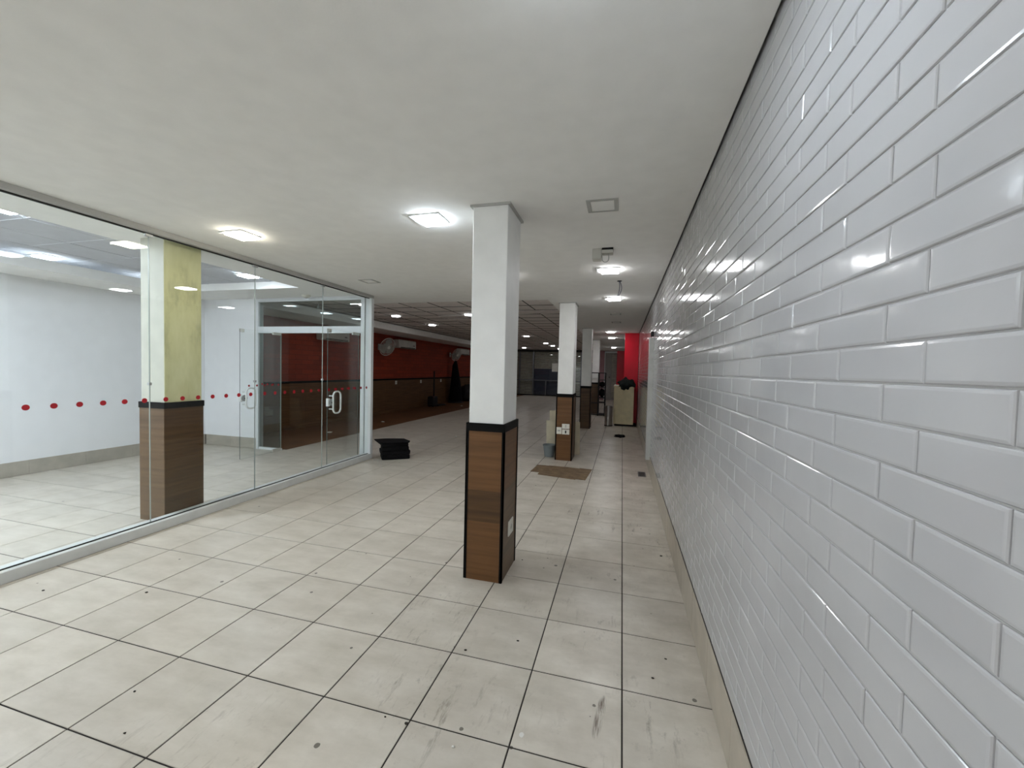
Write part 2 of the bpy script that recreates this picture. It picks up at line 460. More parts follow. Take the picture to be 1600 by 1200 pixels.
for a, y0, y1, z0, z1 in bricks[:300]:
    key = (round(y1 - y0, 3), round(z1 - z0, 3))
    if key not in cache:
        b = bmesh.new(); brick_mesh(b, (y1 - y0) / 2, (z1 - z0) / 2); bmesh.ops.recalc_face_normals(b, faces=b.faces[:])
        for f in b.faces:
            if f.normal.x > 0.5: f.normal_flip()
        me = bpy.data.meshes.new('brick'); b.to_mesh(me); b.free(); me.materials.append(M['brick']); cache[key] = me
    o = bpy.data.objects.new('brick', cache[key]); C.objects.link(o); o.parent = wr
    o.matrix_local = brick_M(y0, y1, z0, z1)
b = bmesh.new()
for a, y0, y1, z0, z1 in bricks[300:]: brick_mesh(b, (y1 - y0) / 2, (z1 - z0) / 2, brick_M(y0, y1, z0, z1))
me = bpy.data.meshes.new('brick_field'); b.to_mesh(me); b.free(); me.materials.append(M['brick'])
o = bpy.data.objects.new('brick_field', me); C.objects.link(o); o.parent = wr; o['kind'] = 'stuff'

# baseboard: cream tile strips
bb = struct('baseboard_right', 'grout_floor', 'cream tile baseboard under the white brick wall', (XW - 0.0055, XW + 0.01, YB, 23.3, 0.0, 0.2488), cat='baseboard')
k = 0; y = 0.37 - 0.45 * 6
while y < 23.2:
    b = MB(); b.box(XW - 0.011, XW + 0.0, y + 0.001, y + 0.449, 0.002, 0.246, 0.002)
    t = b.build('tile', 'base_tile', bb); y += 0.45

# projecting tiled strip partway along the wall
tr = struct('trim_1', 'grey_trim', 'pale grey tiled jamb strip projecting from the white brick wall', (0.402, XW, 6.66, 6.80, 0.20, 2.10), cat='trim')
for za, zb in ((0.20, 0.655), (0.66, 1.01), (1.015, 1.375), (1.38, 1.765), (1.77, 2.10)):
    bx('tile', 'jamb_tile', tr, 0.392, XW, 6.652, 6.81, za, zb, 0.003)
bx('black_bracket', 'black', tr, 0.405, 0.455, 6.62, 6.66, 2.11, 2.19, 0.006)

# ------------------------------------------------------------------ ceilings and walls
struct('ceiling', 'plaster', 'smooth white plaster ceiling over the tiled corridor',
       (XG - 0.001, XW - 0.018, YB, 6.0, CZ, CZ + 0.12), (-4.7, XW - 0.018, 6.0, YE, CZ, CZ + 0.12), (XA, XW - 0.018, YE, 23.4, CZ, CZ + 0.12), cat='ceiling')
struct('trim_2', 'dark_gap', 'dark shadow gap where the plaster ceiling meets the brick wall', (XW - 0.018, XW, YB, 23.4, CZ + 0.05, CZ + 0.12), cat='trim')
struct('ceiling_upper', 'back_wall', 'slab above the suspended ceilings', (XL - 0.2, XW + 0.2, YB - 0.2, 26, 3.0, 3.1), cat='ceiling')
struct('wall_back', 'back_wall', 'plain pale wall at the near end of the room', (XL - 0.2, XW + 0.2, YB - 0.15, YB, 0, 3.0))
wl = struct('wall_left', 'wall_white', 'plain white left wall inside the glass-walled room', (XL - 0.2, XL, YB, 6.0, 0, 3.0))
bl = struct('baseboard_left', 'grout_floor', 'grey-beige tile baseboard along the white wall of the glass room', (XL, XL + 0.002, YB, YP, 0, 0.186), cat='baseboard')
y = YP - 0.6
while y > YB: bx('tile', 'skirting', bl, XL, XL + 0.012, y + 0.001, y + 0.599, 0.002, 0.19, 0.002); y -= 0.6
# white wall closing the glass room, with its baseboard
struct('wall_end', 'wall_white', 'white end wall of the glass room left of the glass doors', (XL, -6.40, YP, YP + 0.12, 0, 3.0), (-6.40, XG, YP, YP + 0.12, 2.70, 3.0))
be = struct('baseboard_end', 'grout_floor', 'grey-beige tile baseboard on the end wall of the glass room', (XL + 0.012, -6.41, YP - 0.002, YP, 0, 0.186), cat='baseboard')
x = -6.41
while x > XL + 0.05:
    xa = max(x - 0.6, XL + 0.013); bx('tile', 'skirting', be, xa + 0.001, x - 0.001, YP - 0.012, YP, 0.002, 0.19, 0.002); x -= 0.6
# glass room plaster surround and cove
struct('ceiling_surround', 'plaster', 'plaster border around the tiled ceiling of the glass room',
       (-4.82, XG - 0.001, YB, YP, CZ, 2.99), (XL, -4.82, 5.22, YP, CZ, 2.99), cat='ceiling')
def cove(name, label, y0, y1, xl, ztop):
    return struct(name, 'plaster', label, (XL, xl, y0, y1, 2.625, 2.645), (xl, xl + 0.03, y0, y1, 2.625, ztop), cat='trim')
cove('trim_3', 'white plaster cove ledge along the white wall of the glass room', YB, 5.22, -6.85, 2.75)
cove('trim_4', 'white plaster cove ledge above the red wall of the hall', 6.09, YF, -6.62, 2.81)

def grid_ceiling(name, label, x_lines, y_lines, xr, yr, back, panel, gap, sag=()):
    b = MB(); b.box(xr[0], xr[1], yr[0], yr[1], GZ + 0.02, GZ + 0.06)
    root = setp(b.build(name, back), label, 'ceiling', kind='structure'); cache = {}
    for xa, xb in zip(x_lines, x_lines[1:]):
        for ya, yb in zip(y_lines, y_lines[1:]):
            x0, x1, y0, y1 = max(xa, xr[0]), min(xb, xr[1]), max(ya, yr[0]), min(yb, yr[1])
            if x1 - x0 < 0.05 or y1 - y0 < 0.05: continue
            if name == 'ceiling_hall' and y0 < YE and x1 > -4.7:
                if y1 <= YE + 0.02: continue
            key = (round(x1 - x0, 3), round(y1 - y0, 3))
            if key not in cache:
                hx, hy = (x1 - x0 - gap) / 2, (y1 - y0 - gap) / 2
                q = bmesh.new(); tile_mesh(q, -hx, hx, -hy, hy, 0.0, -0.02, 0.003)
                for v in q.verts: v.co.z = -v.co.z
                bmesh.ops.recalc_face_normals(q, faces=q.faces[:])
                mm = bpy.data.meshes.new('ceiling_panel'); q.to_mesh(mm); q.free(); mm.materials.append(M[panel]); cache[key] = mm
            o = bpy.data.objects.new('ceiling_panel', cache[key]); C.objects.link(o); o.parent = root
            o.location = ((x0 + x1) / 2, (y0 + y1) / 2, GZ)
            o.rotation_euler = (random.gauss(0, 0.002), random.gauss(0, 0.002), 0)
            c = (round((x0 + x1) / 2, 0), round((y0 + y1) / 2, 0))
            if c in sag: o.rotation_euler = (0.035, -0.02, 0); o.location.z -= 0.012
    return root
xl_g = [-4.82 - 0.0] + [-5.36 - 0.625 * k for k in range(5)]
gcg = grid_ceiling('ceiling_glass_room', 'suspended ceiling of large white panels inside the glass room', sorted(xl_g), [2.575 * 0.98 - 0.02 + 0.625 * k for k in range(-8, 5)] + [5.22], (XL, -4.82), (YB, 5.22), 'panel_white', 'panel_white', 0.012)
for k, xx in enumerate(sorted(xl_g)[1:-1]):
    bx('ceiling_rail', 'panel_white', gcg, xx - 0.011, xx + 0.011, YB, 5.22, GZ - 0.003, GZ + 0.012)
for k in range(-7, 5):
    yy = 2.575 * 0.98 - 0.02 + 0.625 * k
    bx('ceiling_rail', 'panel_white', gcg, XL, -4.82, yy - 0.011, yy + 0.011, GZ - 0.004, GZ + 0.012)
grid_ceiling('ceiling_hall', 'suspended panel ceiling with dark joints over the long hall', sorted([XA] + [-1.83 - 0.64 * k for k in range(10)]), [6.09, 6.70] + [7.33 + 0.625 * k for k in range(0, 29)], (XL, XA), (6.09, YF), 'dark_gap', 'panel_hall', 0.012,
             sag=((-2.0, 9.0), (-3.0, 12.0), (-4.0, 10.0)))

gh = bpy.data.objects['ceiling_hall']
for k in range(10):
    xx = -1.83 - 0.64 * k; bx('ceiling_rail', 'dark_gap', gh, xx - 0.012, xx + 0.012, 6.09 if xx < -4.7 else YE, YF, GZ - 0.003, GZ + 0.012)
for yy in [6.70] + [7.33 + 0.625 * k for k in range(0, 28)]:
    bx('ceiling_rail', 'dark_gap', gh, XL, XA if yy > YE else -4.7, yy - 0.012, yy + 0.012, GZ - 0.0045, GZ + 0.012)
# red and brown hall wall
b = MB(); b.box(XL - 0.2, XL, 6.09, YF + 0.3, 0, 3.0)
wh = setp(b.build('wall_hall', 'red_clad'), 'long hall wall, dark red above a brown wood wainscot', 'wall', kind='structure')
y = 6.09
while y < YF:
    bx('wainscot_panel', 'wainscot', wh, XL, XL + 0.012, y + 0.002, min(y + 1.2, YF) - 0.002, 0.0, 1.10, 0.001); y += 1.2
bx('dado_rail', 'black_trim', wh, XL, XL + 0.025, 6.09, YF, 1.10, 1.155, 0.003)

# far end: shopfront with roller shutters behind glass
sf = thing('shopfront', (-4.2, YF, 0), 'dark glazed shopfront with closed roller shutters at the far end of the hall', 'shopfront')
for x in (XL + 0.05, -6.22, -5.35, -3.75, -2.4, -1.3): bx('post', 'rail_metal', sf, x - 0.04, x + 0.04, YF - 0.05, YF + 0.05, 0, 2.72)
bx('header', 'dark_gap', sf, XL, -1.2, YF - 0.06, YF + 0.3, 2.70, 3.0)
bx('threshold', 'black_trim', sf, XL, -1.2, YF - 0.08, YF + 0.08, -0.002, 0.05)
bx('handrail', 'rail_metal', sf, XL, -1.25, YF - 0.10, YF - 0.05, 0.92, 0.98)
for x in (-7.0, -6.6, -4.53, -3.1, -1.9): bx('rail_post', 'rail_metal', sf, x - 0.03, x + 0.03, YF - 0.10, YF - 0.05, 0.05, 0.92)
for xa, xb in ((-7.6, -6.26), (-6.18, -5.39), (-5.31, -3.79), (-3.71, -2.44), (-2.36, -1.34)):
    bx('pane', 'glass', sf, xa, xb, YF - 0.005, YF + 0.005, 0.05, 2.70)
bx('notice_paper', 'paper', sf, -4.18, -3.82, YF - 0.014, YF - 0.007, 1.50, 2.02)
bx('blue_panel', 'blue_board', sf, -5.28, -3.82, YF + 0.03, YF + 0.06, 0.06, 1.66)
for xa, xb in ((XL, -5.39), (-5.31, -1.25)):
    z = 0.05
    while z < 2.68:
        b = MB(); pts = [(0.0, 0), (0.02, 0.02), (0.028, 0.05), (0.02, 0.07), (0.0, 0.084)]
        for (d0, h0), (d1, h1) in zip(pts, pts[1:]):
            v = [b.bm.verts.new(p) for p in ((xa, YF + 0.13 - d0, z + h0), (xb, YF + 0.13 - d0, z + h0), (xb, YF + 0.13 - d1, z + h1), (xa, YF + 0.13 - d1, z + h1))]
            b.bm.faces.new(v)
        bmesh.ops.remove_doubles(b.bm, verts=b.bm.verts[:], dist=1e-5)
        r = bmesh.ops.extrude_face_region(b.bm, geom=b.bm.faces[:])
        for v in r['geom']:
            if isinstance(v, bmesh.types.BMVert): v.co.y += 0.012
        b.build('shutter_slat', 'shutter', sf); z += 0.1
struct('wall_street', 'dark_gap', 'dark outer closing wall behind the shutters', (XL - 0.2, XW + 0.2, 25.5, 25.7, 0, 3.0))

# aisle end: pinkish wall, door and red wall
struct('wall_front', 'pink_wall', 'dull pink wall at the end of the aisle', (XA - 0.05, -0.97, 23.2, 25.5, 0, 3.0), (-0.97, -0.30, 23.3, 23.45, 2.62, 3.0))
struct('wall_red', 'red_paint', 'bright red wall at the far right end of the aisle', (-0.30, XW + 0.1, 23.2, 23.4, 0, 3.0))
dr = setp(bx('door_1', 'door_grey', None, -0.97, -0.30, 23.30, 23.34, 0.0, 2.62), 'grey metal door with louvres at the end of the aisle', 'door', kind='structure')
bx('door_frame', 'alu_white', dr, -0.98, -0.93, 23.24, 23.32, 0, 2.70); bx('door_frame', 'alu_white', dr, -0.98, -0.29, 23.24, 23.32, 2.62, 2.70)
z = 0.15
while z < 2.5: bx('louvre', 'shutter', dr, -0.58, -0.31, 23.25, 23.30, z, z + 0.075, 0.012); z += 0.1
bx('door_handle', 'black', dr, -0.72, -0.66, 23.22, 23.30, 1.25, 1.29)
rc = setp(bx('red_column', 'red_paint', None, 0.05, XW - 0.01, 12.72, 13.2, 0, CZ, 0.004), 'bright red square column behind the beige counter', 'column', kind='structure')

# ------------------------------------------------------------------ pillars
def pillar(loc, label, x0, x1, y0, y1, corner=True, planks=((0.0, 0.436), (0.436, 0.666), (0.666, 1.10)), tone=(0, 1, 0), side_tone=(2, 2, 0), yellow=False, inset=0.012):
    p = thing('pillar', ((x0 + x1) / 2, (y0 + y1) / 2, 0), label, 'pillar', 'square columns down the shop')
    woods = ('wood', 'wood_dark', 'wood_dull')
    i = inset
    if yellow:
        b = MB(); b.box(x0 + i, x1 - i, y0 + i, y1 - i, 0.0, CZ + 0.1, 0.004)
        for f in b.bm.faces:
            if f.calc_center_median().x > x1 - i - 0.01: f.material_index = 1
        b.build('shaft', ['darkened_white', 'yellow_pillar'], p)
    else:
        bx('shaft', 'pillar_white', p, x0 + i, x1 - i, y0 + i, y1 - i, 0.0, CZ - 0.004, 0.004)
        b = MB(); b.box(x0 - 0.006, x1 + 0.006, y0 - 0.006, y1 + 0.006, CZ - 0.016, CZ - 0.0005); b.build('ceiling_collar', 'grey_trim', p)
    e = 0.004
    for (za, zb), tn, ts in zip(planks, tone, side_tone):
        zb2 = zb - 0.0003
        bx('wood_panel', woods[tn], p, x0 + e, x1 - e, y0, y0 + i, za + 0.0003, zb2, 0.0004)
        bx('wood_panel', woods[tn], p, x0 + e, x1 - e, y1 - i, y1, za + 0.0003, zb2, 0.0004)
        bx('wood_panel', woods[ts], p, x1 - i, x1, y0 + e, y1 - e, za + 0.0003, zb2, 0.0004)
        bx('wood_panel', woods[ts], p, x0, x0 + i, y0 + e, y1 - e, za + 0.0003, zb2, 0.0004)
    t = 0.004
    b = MB()
    b.box(x0 - t, x1 + t, y0 - t, y0 + i + 0.002, 1.10, 1.158); b.box(x0 - t, x1 + t, y1 - i - 0.002, y1 + t, 1.10, 1.158)
    b.box(x0 - t, x0 + i + 0.002, y0, y1, 1.10, 1.158); b.box(x1 - i - 0.002, x1 + t, y0, y1, 1.10, 1.158)
    b.build('top_band', 'black_trim', p)
    if corner:
        for cx, sx in ((x0, 1), (x1, -1)):
            for cyy, s2 in ((y0, 1), (y1, -1)):
                b = MB(); w = 0.017
                b.box(min(cx - sx * t, cx + sx * w), max(cx - sx * t, cx + sx * w), min(cyy - s2 * t, cyy + s2 * 0.006), max(cyy - s2 * t, cyy + s2 * 0.006), 0.002, 1.10)
                b.box(min(cx - sx * t, cx + sx * 0.006), max(cx - sx * t, cx + sx * 0.006), min(cyy - s2 * t, cyy + s2 * w), max(cyy - s2 * t, cyy + s2 * w), 0.002, 1.10)
                b.build('corner_strip', 'black_trim', p)
    return p
pillar(None, 'nearest square pillar, white above brown wood panels with black trim', -1.087, -0.80, 2.795, 3.18)
pillar(None, 'white and brown pillar carrying three switch plates, beside the grey bucket', -1.087, -0.80, 7.03, 7.45, tone=(0, 0, 0), side_tone=(1, 1, 1), planks=((0, 0.42), (0.42, 0.80), (0.80, 1.10)))
pillar(None, 'third white and brown pillar along the aisle, left of the steel bin', -1.087, -0.81, 11.24, 11.62, tone=(1, 1, 1), side_tone=(1, 1, 1))
pillar(None, 'farthest pillar, behind the black rack', -1.087, -0.82, 15.38, 15.78, tone=(1, 1, 1), side_tone=(1, 1, 1))
pillar(None, 'yellow-stained pillar with brown base behind the front glass', -4.53, -4.20, 2.885, 3.265, corner=False, yellow=True, tone=(2, 2, 2), side_tone=(1, 1, 1), planks=((0, 0.60), (0.60, 1.10)))

# ------------------------------------------------------------------ glass front
RX = Matrix.Rotation
def add_dot(parent, pt, nrm, r=0.021):
    b = MB(); b.lathe(pt, [(0, -0.0012), (r, -0.0012), (r, 0.0012), (0, 0.0012)], 20, nrm); return b.build('red_dot', 'dot_red', parent)
def glass_box(name, parent, x0, x1, y0, y1, z0, z1, edge_axis=None, gm='glass'):
    b = MB(); b.box(x0, x1, y0, y1, z0, z1)
    if edge_axis is not None:
        bmesh.ops.recalc_face_normals(b.bm, faces=b.bm.faces[:])
        for f in b.bm.faces:
            f.normal_update()
            if abs(f.normal[edge_axis]) < 0.5: f.material_index = 1
    return b.build(name, [gm, 'glass_edge'], parent)
gp = thing('glass_partition', (XG, 3.0, 0), 'frameless clear glass front with a row of red dots, on a white curb', 'glass partition')
b = MB(); b.box(-4.185, -4.04, YB, 6.02, 0, 0.085, 0.004); b.build('curb', 'curb_white', gp)
b = MB(); b.box(-4.098, -4.085, YB, 5.975, 0.085, 0.092); b.build('bottom_gasket', 'dark_gap', gp)
b = MB(); b.box(-4.15, -4.04, YB, 6.02, 2.685, CZ, 0.002); b.build('head_channel', 'grey_trim', gp)
b = MB(); b.box(-4.112, -4.088, YB, 6.0, 2.676, 2.686); b.build('top_gasket', 'dark_gap', gp)
b = MB(); b.box(-4.16, -4.045, 5.965, 6.03, 0.085, 2.685, 0.003); b.build('corner_post', 'alu_white', gp)
joints = [YB, -1.70, -0.60, 0.50, 1.595, 2.695, 3.785, 4.885, 5.965]
for k, (ya, yb) in enumerate(zip(joints, joints[1:])):
    pn = glass_box('pane', gp, XG - 0.005, XG + 0.005, ya + 0.002, yb - 0.002, 0.09, 2.678, None)
    if k > 0 and yb > 1.6:
        s0 = ya + 0.131 if k != 4 else 1.595 + 0.155
        for j in range(7):
            if s0 + j * 0.15 < yb - 0.02: add_dot(pn, (XG + 0.0065, s0 + j * 0.15, 1.20), (1, 0, 0))
    if k < len(joints) - 2:
        bx('joint_seal', 'seam', gp, XG - 0.0055, XG + 0.0055, yb - 0.0022, yb + 0.0022, 0.09, 2.678)
        b = MB(); b.box(XG - 0.014, XG + 0.014, yb - 0.012, yb + 0.012, 1.335, 1.36, 0.003); b.build('joint_clip', 'metal_fit', gp)
        b = MB(); b.box(XG - 0.012, XG + 0.012, yb - 0.03, yb + 0.03, 2.655, 2.678, 0.002); b.build('joint_clip', 'metal_fit', gp)

# ------------------------------------------------------------------ framed partition with the double door
fp = thing('glass_partition', (-5.3, YP, 0), 'white framed glass screen with transom around the open double doors', 'glass partition')
b = MB(); b.box(-6.41, -6.36, YP - 0.03, YP + 0.05, 0, 2.70, 0.002); b.build('frame_jamb', 'alu_white', fp)
b = MB(); b.box(-4.235, -4.165, YP - 0.03, YP + 0.05, 0.0, 2.70, 0.002); b.build('frame_jamb', 'alu_white', fp)
b = MB(); b.box(-6.36, -4.235, YP - 0.03, YP + 0.05, 2.66, 2.70, 0.002); b.build('frame_head', 'alu_white', fp)
b = MB(); b.box(-6.36, -4.235, YP - 0.03, YP + 0.05, 2.105, 2.22, 0.002); b.build('transom', 'alu_white', fp)
glass_box('transom_pane', fp, -6.36, -4.235, YP + 0.002, YP + 0.010, 2.22, 2.66, gm='glass_dim')
fx = glass_box('fixed_pane', fp, -6.36, -5.89, YP + 0.002, YP + 0.010, 0.04, 2.105, gm='glass_dim')
for xx in (-6.30, -6.18, -6.06, -5.94): add_dot(fx, (xx, YP + 0.0, 1.185), (0, -1, 0), 0.018)
bx('bottom_channel', 'alu_white', fp, -6.36, -5.88, YP - 0.015, YP + 0.03, 0, 0.04, 0.002)
bx('edge_strip', 'seam', fp, -5.892, -5.884, YP + 0.0, YP + 0.012, 0.04, 2.105)

def door_leaf(label, xh, yfree):
    d = thing('glass_door', (xh, YP, 0), label, 'glass door', 'double glass door of the glass room')
    pn = glass_box('pane', d, xh - 0.005, xh + 0.005, yfree, YP - 0.035, 0.012, 2.10, 0)
    for j in range(4): add_dot(pn, (xh + 0.0065, yfree + 0.16 + 0.15 * j, 1.19), (1, 0, 0), 0.017)
    for za, zb, ya, yb in ((2.06, 2.105, YP - 0.2, YP - 0.03), (0.008, 0.06, YP - 0.2, YP - 0.03), (2.05, 2.103, yfree, yfree + 0.07)):
        b = MB(); b.box(xh - 0.016, xh + 0.016, ya, yb, za, zb, 0.003); b.build('patch_fitting', 'old_plastic', d)
    # handle: rounded ring standing off the pane
    yc, zc, hw, hh, rr = yfree + 0.155, 0.99, 0.085, 0.165, 0.07
    pts = []
    for cxx, czz, a0 in ((hw - rr, hh - rr, 0), (-(hw - rr), hh - rr, 90), (-(hw - rr), -(hh - rr), 180), (hw - rr, -(hh - rr), 270)):
        for s in range(7):
            a = math.radians(a0 + 15 * s); pts.append((xh + 0.05, yc + cxx + rr * math.cos(a), zc + czz + rr * math.sin(a)))
    b = MB(); b.tube(pts, 0.0135, 10, closed=True); h = b.build('handle', 'chrome_white', d, smooth=True)
    for zz in (zc - 0.10, zc + 0.10):
        b = MB(); b.tube([(xh - 0.02, yc - 0.085, zz), (xh + 0.05, yc - 0.085, zz)], 0.010, 8); b.build('standoff', 'chrome_white', h, smooth=True)
    b = MB(); b.box(xh - 0.02, xh + 0.02, yfree - 0.006, yfree + 0.035, 0.935, 1.055, 0.004); lk = b.build('lock', 'chrome_white', d)
    b = MB(); b.lathe((xh + 0.018, yfree + 0.062, 0.995), [(0, 0), (0.052, 0), (0.05, 0.012), (0, 0.014)], 28, (1, 0, 0)); b.build('lock_disc', 'metal_fit', lk)
    b = MB(); b.lathe((xh + 0.031, yfree + 0.066, 0.99), [(0, 0), (0.013, 0), (0.012, 0.006), (0, 0.006)], 14, (1, 0, 0)); b.build('keyhole', 'black', lk)
    return d
door_leaf('open glass door leaf on the left, hinged beside the fixed pane', -5.865, 5.14)
door_leaf('open glass door leaf on the right, by the corner post', -4.265, 5.19)

# ------------------------------------------------------------------ lamps
cat_n = {}
def emit_mat(tone, st):
    k = (tone, st)
    if k not in cat_n: cat_n[k] = mk_emit('lamp_glow', {'cool': (0.80, 0.90, 1.0), 'warm': (1.0, 0.93, 0.76), 'day': (0.98, 0.985, 1.0)}[tone], st)
    return cat_n[k]
def square_lamp(x, y, z, label, tone, st, group, s=0.097):
    l = thing('ceiling_lamp', (x, y, z), label, 'ceiling lamp', group)
    b = MB(); b.box(x - s - 0.055, x + s + 0.01, y - s - 0.01, y + s + 0.01, z - 0.012, z - 0.0003, 0.003); b.build('frame', 'chrome_white', l)
    b = MB(); b.box(x - s, x + s, y - s, y + s, z - 0.030, z - 0.0115, 0.006, seg=2); b.build('diffuser', emit_mat(tone, st), l)
    return l
G1 = 'square lamps in the plaster ceiling'
square_lamp(-3.385, 2.99, CZ, 'warm white square lamp above the glass front', 'warm', LAMP_MAIN, G1)
square_lamp(-1.49, 2.98, CZ, 'cool white square lamp just left of the nearest pillar', 'cool', LAMP_MAIN, G1)
square_lamp(-0.20, 1.02, CZ, 'square lamp overhead at the near end of the aisle', 'cool', LAMP_MAIN * 1.25, G1)
square_lamp(-1.51, 4.92, CZ, 'square lamp hidden behind the nearest pillar', 'day', LAMP_MAIN, G1)
square_lamp(-3.40, 1.05, CZ, 'square lamp beside the near part of the glass front', 'day', LAMP_MAIN * 0.7, G1)
square_lamp(-1.5, -0.8, CZ, 'added unseen square lamp behind the viewpoint, left of the aisle', 'day', LAMP_MAIN * 1.9, G1)  # added behind the camera, boosted to brighten the pillar fronts
square_lamp(-0.2, -0.8, CZ, 'added unseen square lamp behind the viewpoint, over the aisle', 'day', LAMP_MAIN, G1)  # second unseen lamp behind the camera, added for overall brightness
square_lamp(-0.175, 4.86, CZ, 'lit square aisle lamp beyond the ceiling junction box', 'day', LAMP_MAIN * 0.8, G1)
square_lamp(-0.16, 6.74, CZ, 'lit square aisle lamp beyond the hanging wires', 'day', LAMP_AISLE, G1)
square_lamp(-0.37, 12.30, CZ, 'nearer lamp of the pair before the red column', 'day', LAMP_AISLE, G1)
square_lamp(-0.38, 14.36, CZ, 'farther lamp of the pair before the red column', 'day', LAMP_AISLE, G1)
square_lamp(-0.43, 19.9, CZ, 'farthest aisle lamp in front of the door frame', 'day', LAMP_AISLE, G1)
G2 = 'lamps in the glass room ceiling'
square_lamp(-5.16, 2.27, GZ, 'lamp in the glass room at the left edge of the view', 'cool', LAMP_GLASSROOM * 0.8, G2)
square_lamp(-5.30, 4.78, GZ, 'lamp in the glass room right of the yellowed pillar', 'cool', LAMP_GLASSROOM * 0.45, G2)
square_lamp(-7.02, 3.47, GZ, 'bright lamp over the cove of the glass room', 'cool', LAMP_GLASSROOM * 0.12, G2)
square_lamp(-6.98, 4.66, GZ, 'lamp over the cove hidden behind the yellowed pillar', 'cool', LAMP_GLASSROOM * 0.12, G2)
square_lamp(-6.95, 2.35, GZ, 'lamp over the cove beyond the left edge of the view', 'cool', LAMP_GLASSROOM * 0.12, G2)
square_lamp(-5.3, 0.4, GZ, 'unseen lamp added in the glass room beyond the left edge of the view', 'cool', LAMP_GLASSROOM * 2.4, G2)  # added out of view to brighten the glass room walls
square_lamp(-6.2, 1.3, GZ, 'unseen lamp added near the white wall beyond the left edge of the view', 'cool', LAMP_GLASSROOM * 3.2, G2)  # strongest of the unseen lamps added for the glass room
square_lamp(-5.9, -1.0, GZ, 'unseen lamp added at the near end of the glass room', 'cool', LAMP_GLASSROOM * 1.3, G2)  # added, unseen; more fill light for the glass room
def round_lamp(x, y, z, label, r=0.105, st=None):
    l = thing('ceiling_lamp', (x, y, z), label, 'ceiling lamp', 'round lamps in the hall ceiling')
    b = MB(); b.lathe((x, y, z - 0.0003), [(0, 0), (r + 0.025, 0), (r + 0.02, -0.012), (0, -0.012)], 28); b.build('frame', 'chrome_white', l)
    b = MB(); b.lathe((x, y, z - 0.0115), [(0, 0), (r, 0), (r * 0.92, -0.020), (0, -0.026)], 28); b.build('diffuser', emit_mat('day', LAMP_HALL if st is None else st), l)
for (x, y, lb) in ((-5.50, 9.13, 'first lamp in the hall right of the glass corner'), (-5.50, 11.15, 'second lamp in the hall above the wall fan'), (-3.53, 9.06, 'hall lamp just left of the nearest pillar'),
                   (-3.52, 15.0, 'largest hall lamp seen between the first two pillars'), (-3.49, 18.85, 'middle hall lamp seen between the first two pillars'), (-3.47, 20.7, 'hall lamp seen closest to the second pillar'),
                   (-5.46, 22.8, 'hall lamp nearest the shutters'), (-3.5, 23.4, 'hall lamp at the shutters on the right'), (-5.48, 17.6, 'hall lamp hidden by the nearest pillar, middle of the left row'), (-3.5, 12.0, 'hall lamp hidden behind the nearest pillar'),
                   (-5.2, 7.4, 'lamp at the right end of the glass transom')):
    round_lamp(x, y, GZ, lb, 0.105, (LAMP_HALL if y < 22 else LAMP_HALL * 2.2) if x > -6.5 else 1.6)

# blank ceiling panels
def blank_panel(x, y, label, s=0.108):
    p = thing('ceiling_plate', (x, y, CZ), label, 'ceiling panel', 'blank square plates in the plaster ceiling')
    for (xa, xb, ya, yb) in ((-s, s, -s, -s + 0.018), (-s, s, s - 0.018, s), (-s, -s + 0.028, -s + 0.018, s - 0.018), (s - 0.028, s, -s + 0.018, s - 0.018)):
        bx('frame', 'grey_trim', p, x + xa, x + xb, y + ya, y + yb, CZ - 0.008, CZ - 0.0003, 0.001)
    bx('cover', 'plaster', p, x - s + 0.028, x + s - 0.028, y - s + 0.018, y + s - 0.018, CZ - 0.004, CZ - 0.0003)
blank_panel(-0.172, 2.99, 'grey-rimmed blank square plate in the ceiling beside the nearest pillar')
blank_panel(-3.41, 4.97, 'faint blank square plate in the ceiling above the glass corner')
blank_panel(-0.167, 8.55, 'blank ceiling plate beyond the second lit aisle lamp')
blank_panel(-0.173, 9.96, 'farthest blank ceiling plate in the aisle')

# junction box with looped cable
jb = thing('junction_box', (-0.25, 4.05, CZ), 'grey ceiling junction box with a looped cable', 'junction box')
b = MB(); b.box(-0.315, -0.225, 4.01, 4.12, CZ - 0.10, CZ - 0.0003, 0.006); b.build('box', 'old_plastic', jb)
b = MB(); b.box(-0.225, -0.12, 4.0, 4.10, CZ - 0.05, CZ - 0.018, 0.004); b.build('bracket', 'old_plastic', jb)
b = MB(); b.box(-0.225, -0.12, 4.0, 4.10, CZ - 0.018, CZ - 0.0003); b.build('mount', 'black_trim', jb)
pts = [(-0.16, 4.03, CZ - 0.05)] + [(-0.19 + 0.03 * math.cos(a), 4.03, CZ - 0.10 - 0.03 * math.sin(a)) for a in [math.pi * k / 8 for k in range(9)]] + [(-0.225, 4.05, CZ - 0.06)]
b = MB(); b.tube(pts, 0.004, 8); b.build('cable', 'grey_trim', jb, smooth=True)
# hanging wires
hw = thing('hanging_wires', (-0.072, 5.48, CZ), 'two loose wires hanging from a hole in the ceiling', 'wires')
b = MB(); b.lathe((-0.072, 5.48, CZ - 0.0005), [(0, 0), (0.03, 0), (0.03, -0.004), (0, -0.005)], 20); b.build('hole', 'dark_gap', hw)
for dx, am in ((-0.004, 0.012), (0.004, 0.03)):
    b = MB(); b.tube([(-0.072 + dx + am * math.sin(k / 8 * math.pi * 0.9) - 0.02 * (k / 8) ** 2, 5.48, CZ - 0.004 - 0.19 * k / 8) for k in range(9)], 0.0045, 6); b.build('wire', 'wire', hw, smooth=True)
